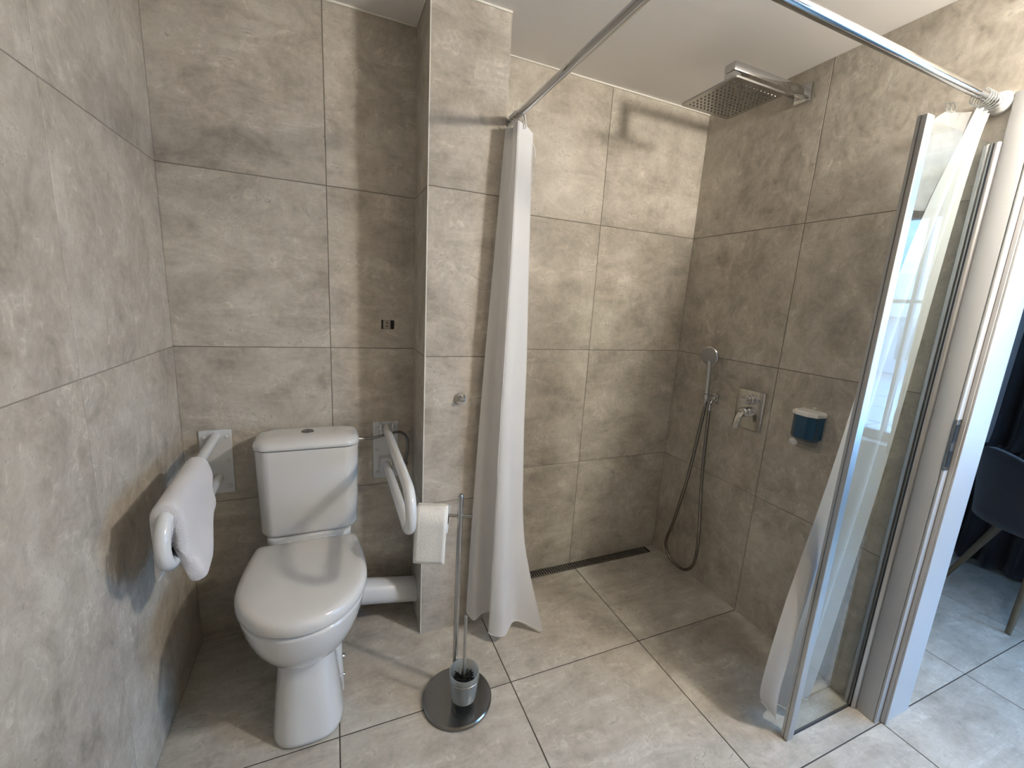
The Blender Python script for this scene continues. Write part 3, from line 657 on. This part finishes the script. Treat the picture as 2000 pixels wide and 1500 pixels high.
c2 = thing('shower_curtain', (2.05, -1.06, .03), 'sheer white shower curtain bunched behind the glass screen', 'curtain', 'shower curtains on the corner rod')
def zig(x0, x1, yc, amp, n=11, tail=None, dz=None, ph=0):
    pts = []
    for k in range(n):
        s = k/(n-1); pts.append((x0+(x1-x0)*s, yc + amp*math.sin(PI*(k+ph)), (dz[0]*(1-s)+dz[1]*s) if dz else 0) if False else (x0+(x1-x0)*s, yc + (amp if (k+ph) % 2 else -amp), (dz[0]*(1-s)+dz[1]*s) if dz else 0))
    return pts
def fold(x0, x1, yc, amp, zs=(0, 0, 0, 0, 0, 0, 0)):
    f = (0, .16, .30, .46, .62, .80, 1); sg = (.2, -1, .6, 1, -.7, .8, -.2)
    return [(x0+(x1-x0)*a, yc+amp*b, dz) for a, b, dz in zip(f, sg, zs)]
LV2 = [(2.030, fold(2.205, 2.272, -1.088, .010)), (1.95, fold(2.190, 2.274, -1.078, .014)), (1.80, fold(2.135, 2.272, -1.070, .018)), (1.60, fold(2.075, 2.266, -1.066, .020)), (1.34, fold(2.018, 2.258, -1.062, .022)), (.90, fold(1.947, 2.230, -1.060, .024)),
       (.50, fold(1.866, 2.180, -1.058, .026)), (.20, fold(1.832, 2.140, -1.056, .028)), (.04, fold(1.852, 2.105, -1.056, .026, (.075, .022, .006, 0, 0, 0, 0)))]
G2 = level_sheet(LV2, 8, 8)
sheet('curtain_panel', G2, M_VOILE, c2)
tube('bottom_hem', [p for p in G2[-1]], .0014, M_HEM, c2, 6)
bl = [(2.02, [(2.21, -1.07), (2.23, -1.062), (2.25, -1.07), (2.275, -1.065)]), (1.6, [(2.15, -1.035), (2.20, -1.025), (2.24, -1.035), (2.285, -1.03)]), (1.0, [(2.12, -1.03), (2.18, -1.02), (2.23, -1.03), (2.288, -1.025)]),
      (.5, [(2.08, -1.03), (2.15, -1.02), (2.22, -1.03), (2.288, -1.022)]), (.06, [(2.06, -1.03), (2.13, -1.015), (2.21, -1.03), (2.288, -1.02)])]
sheet('added_back_layer', level_sheet(bl, 6, 10), fabric('grey_sheer', (.36, .37, .36), .25, .30), c2)  # grey sheer layer added to keep lamp light off the floor by the wall
sheet('header_band', [[Vector(p)+Vector((0, -.0008, 0)) for p in row] for row in G2[:4]], fabric('voile_header', (.50, .50, .51), .2, .05), c2)
flap = [(2.024, [(2.205, -1.080), (2.185, -1.062), (2.165, -1.052), (2.145, -1.046)]), (1.99, [(2.205, -1.080), (2.175, -1.058), (2.140, -1.045), (2.105, -1.038)]), (1.92, [(2.19, -1.08), (2.15, -1.055), (2.11, -1.045), (2.075, -1.04)]), (1.75, [(2.13, -1.07), (2.11, -1.055), (2.09, -1.048), (2.070, -1.048)])]
sheet('curtain_flap', level_sheet(flap, 6, 6), fabric('sheer_voile', (.84, .85, .86), .4, .62), c2)
for x in (2.185, 2.198, 2.212, 2.226, 2.240, 2.256): ring(c2, (x, RYY, ZR-.007), False)
ring(c2, (2.150, -1.047, 2.036), True, .013); ring(c2, (2.163, -1.052, 2.036), True, .013)

# ------------------------------------------------------------------ glass screen
GY = -1.110
gs = thing('shower_screen', (2.1, GY, 0), 'narrow clear glass shower screen with aluminium edge profile', 'shower screen')
gl = box('glass_pane', (1.943, GY-.003, .006), (2.2765, GY+.003, 1.943), M_GLASS, gs)
box('edge_profile', (1.912, GY-.011, 0), (1.944, GY+.012, 1.948), M_ALU, gs, .0015, 1)
box('profile_groove', (1.9113, GY+.001, .002), (1.9121, GY+.004, 1.946), M_DKS, gs)
box('bottom_seal', (1.945, GY-.004, .0005), (2.276, GY+.004, .0055), M_RUB, gs)
tube('wall_channel', [(2.287, GY-.006, 0), (2.287, GY-.006, 1.946)], .0125, M_ALU, gs, 20)
box('channel_back', (2.279, GY+.008, 0), (XR-.0003, GY+.018, 1.944), M_ALU, gs, .001, 1)
box('channel_seal', (2.2735, GY-.008, .001), (2.2772, GY-.0035, 1.944), M_RUB, gs)

# ------------------------------------------------------------------ bedroom: curtain and chair
dc = thing('drape', (4.12, -1.15, 0), 'dark navy floor-length drape hanging behind the grey chair', 'curtain')
def drape(z, y0):
    pts = []
    n = 21
    for k in range(n):
        s = k/(n-1); pts.append((4.11 + (.035 if k % 2 else -.035)*(1 if z < 1.9 else .6), y0 + (-1.70-y0)*s))
    return pts
sheet('drape_panel', level_sheet([(2.32, drape(2.3, -.735)), (1.2, drape(1.2, -.725)), (.76, drape(.76, -.715)), (.70, drape(.70, -.66)), (.02, drape(.02, -.62))], 6, 6), M_NAVY, dc, .002)
tube('drape_track', [(4.13, -.5, 2.345), (4.13, -5.1, 2.345)], .012, M_DOOR, dc, 12)
ch = thing('chair', (3.74, -1.12, 0), 'slate grey upholstered chair with tapered wooden legs beyond the doorway', 'chair')
feet = [(3.754, -.795), (3.449, -1.147), (3.755, -1.425), (4.035, -1.07)]
cc = Vector((3.745, -1.11, 0))
for fx, fy in feet:
    f = Vector((fx, fy, .002)); tp = cc + (Vector((fx, fy, 0))-cc)*.50 + Vector((0, 0, .43))
    tube('leg', [tp, (tp+f)/2, f], lambda t: .019-.008*t, M_WOOD, ch, 16)
ca = math.atan2(-.352, -.305)   # seat axes follow the feet
ux = Vector((math.cos(ca), math.sin(ca), 0)); uy = Vector((-math.sin(ca), math.cos(ca), 0))
def seat_ring(h, sx, sy, z, sag=0):
    pts = []
    for k in range(28):
        a = 2*PI*k/28; c, s = math.cos(a), math.sin(a)
        x = h*sx*math.copysign(abs(c)**.75, c); y = h*sy*math.copysign(abs(s)**.75, s)
        pts.append(cc + ux*x + uy*y + Vector((0, 0, z + sag*(x*x+y*y))))
    return pts
loft('seat', [seat_ring(.5, .24, .24, .425), seat_ring(.9, .24, .24, .425, .5), seat_ring(1, .24, .24, .445, .6), seat_ring(1.0, .245, .245, .475, .6), seat_ring(.93, .24, .24, .492, .3), seat_ring(.5, .24, .24, .488)], M_SEATF, ch, sub=1, ang=180)
# curved backrest shell on the far right side of the seat
g = []
for j in range(9):
    t = j/8; z = .47 + .37*t; row = []
    for i in range(17):
        a = -1.25 + 2.5*i/16 ; rr = .255 + .03*t
        d = -uy*math.cos(a) + ux*math.sin(a)
        row.append(cc + d*rr + Vector((0, 0, z - .16*t*(abs(a)/1.25)**2)))
    g.append(row)
sheet('backrest', g, M_SEATF, ch, .035)
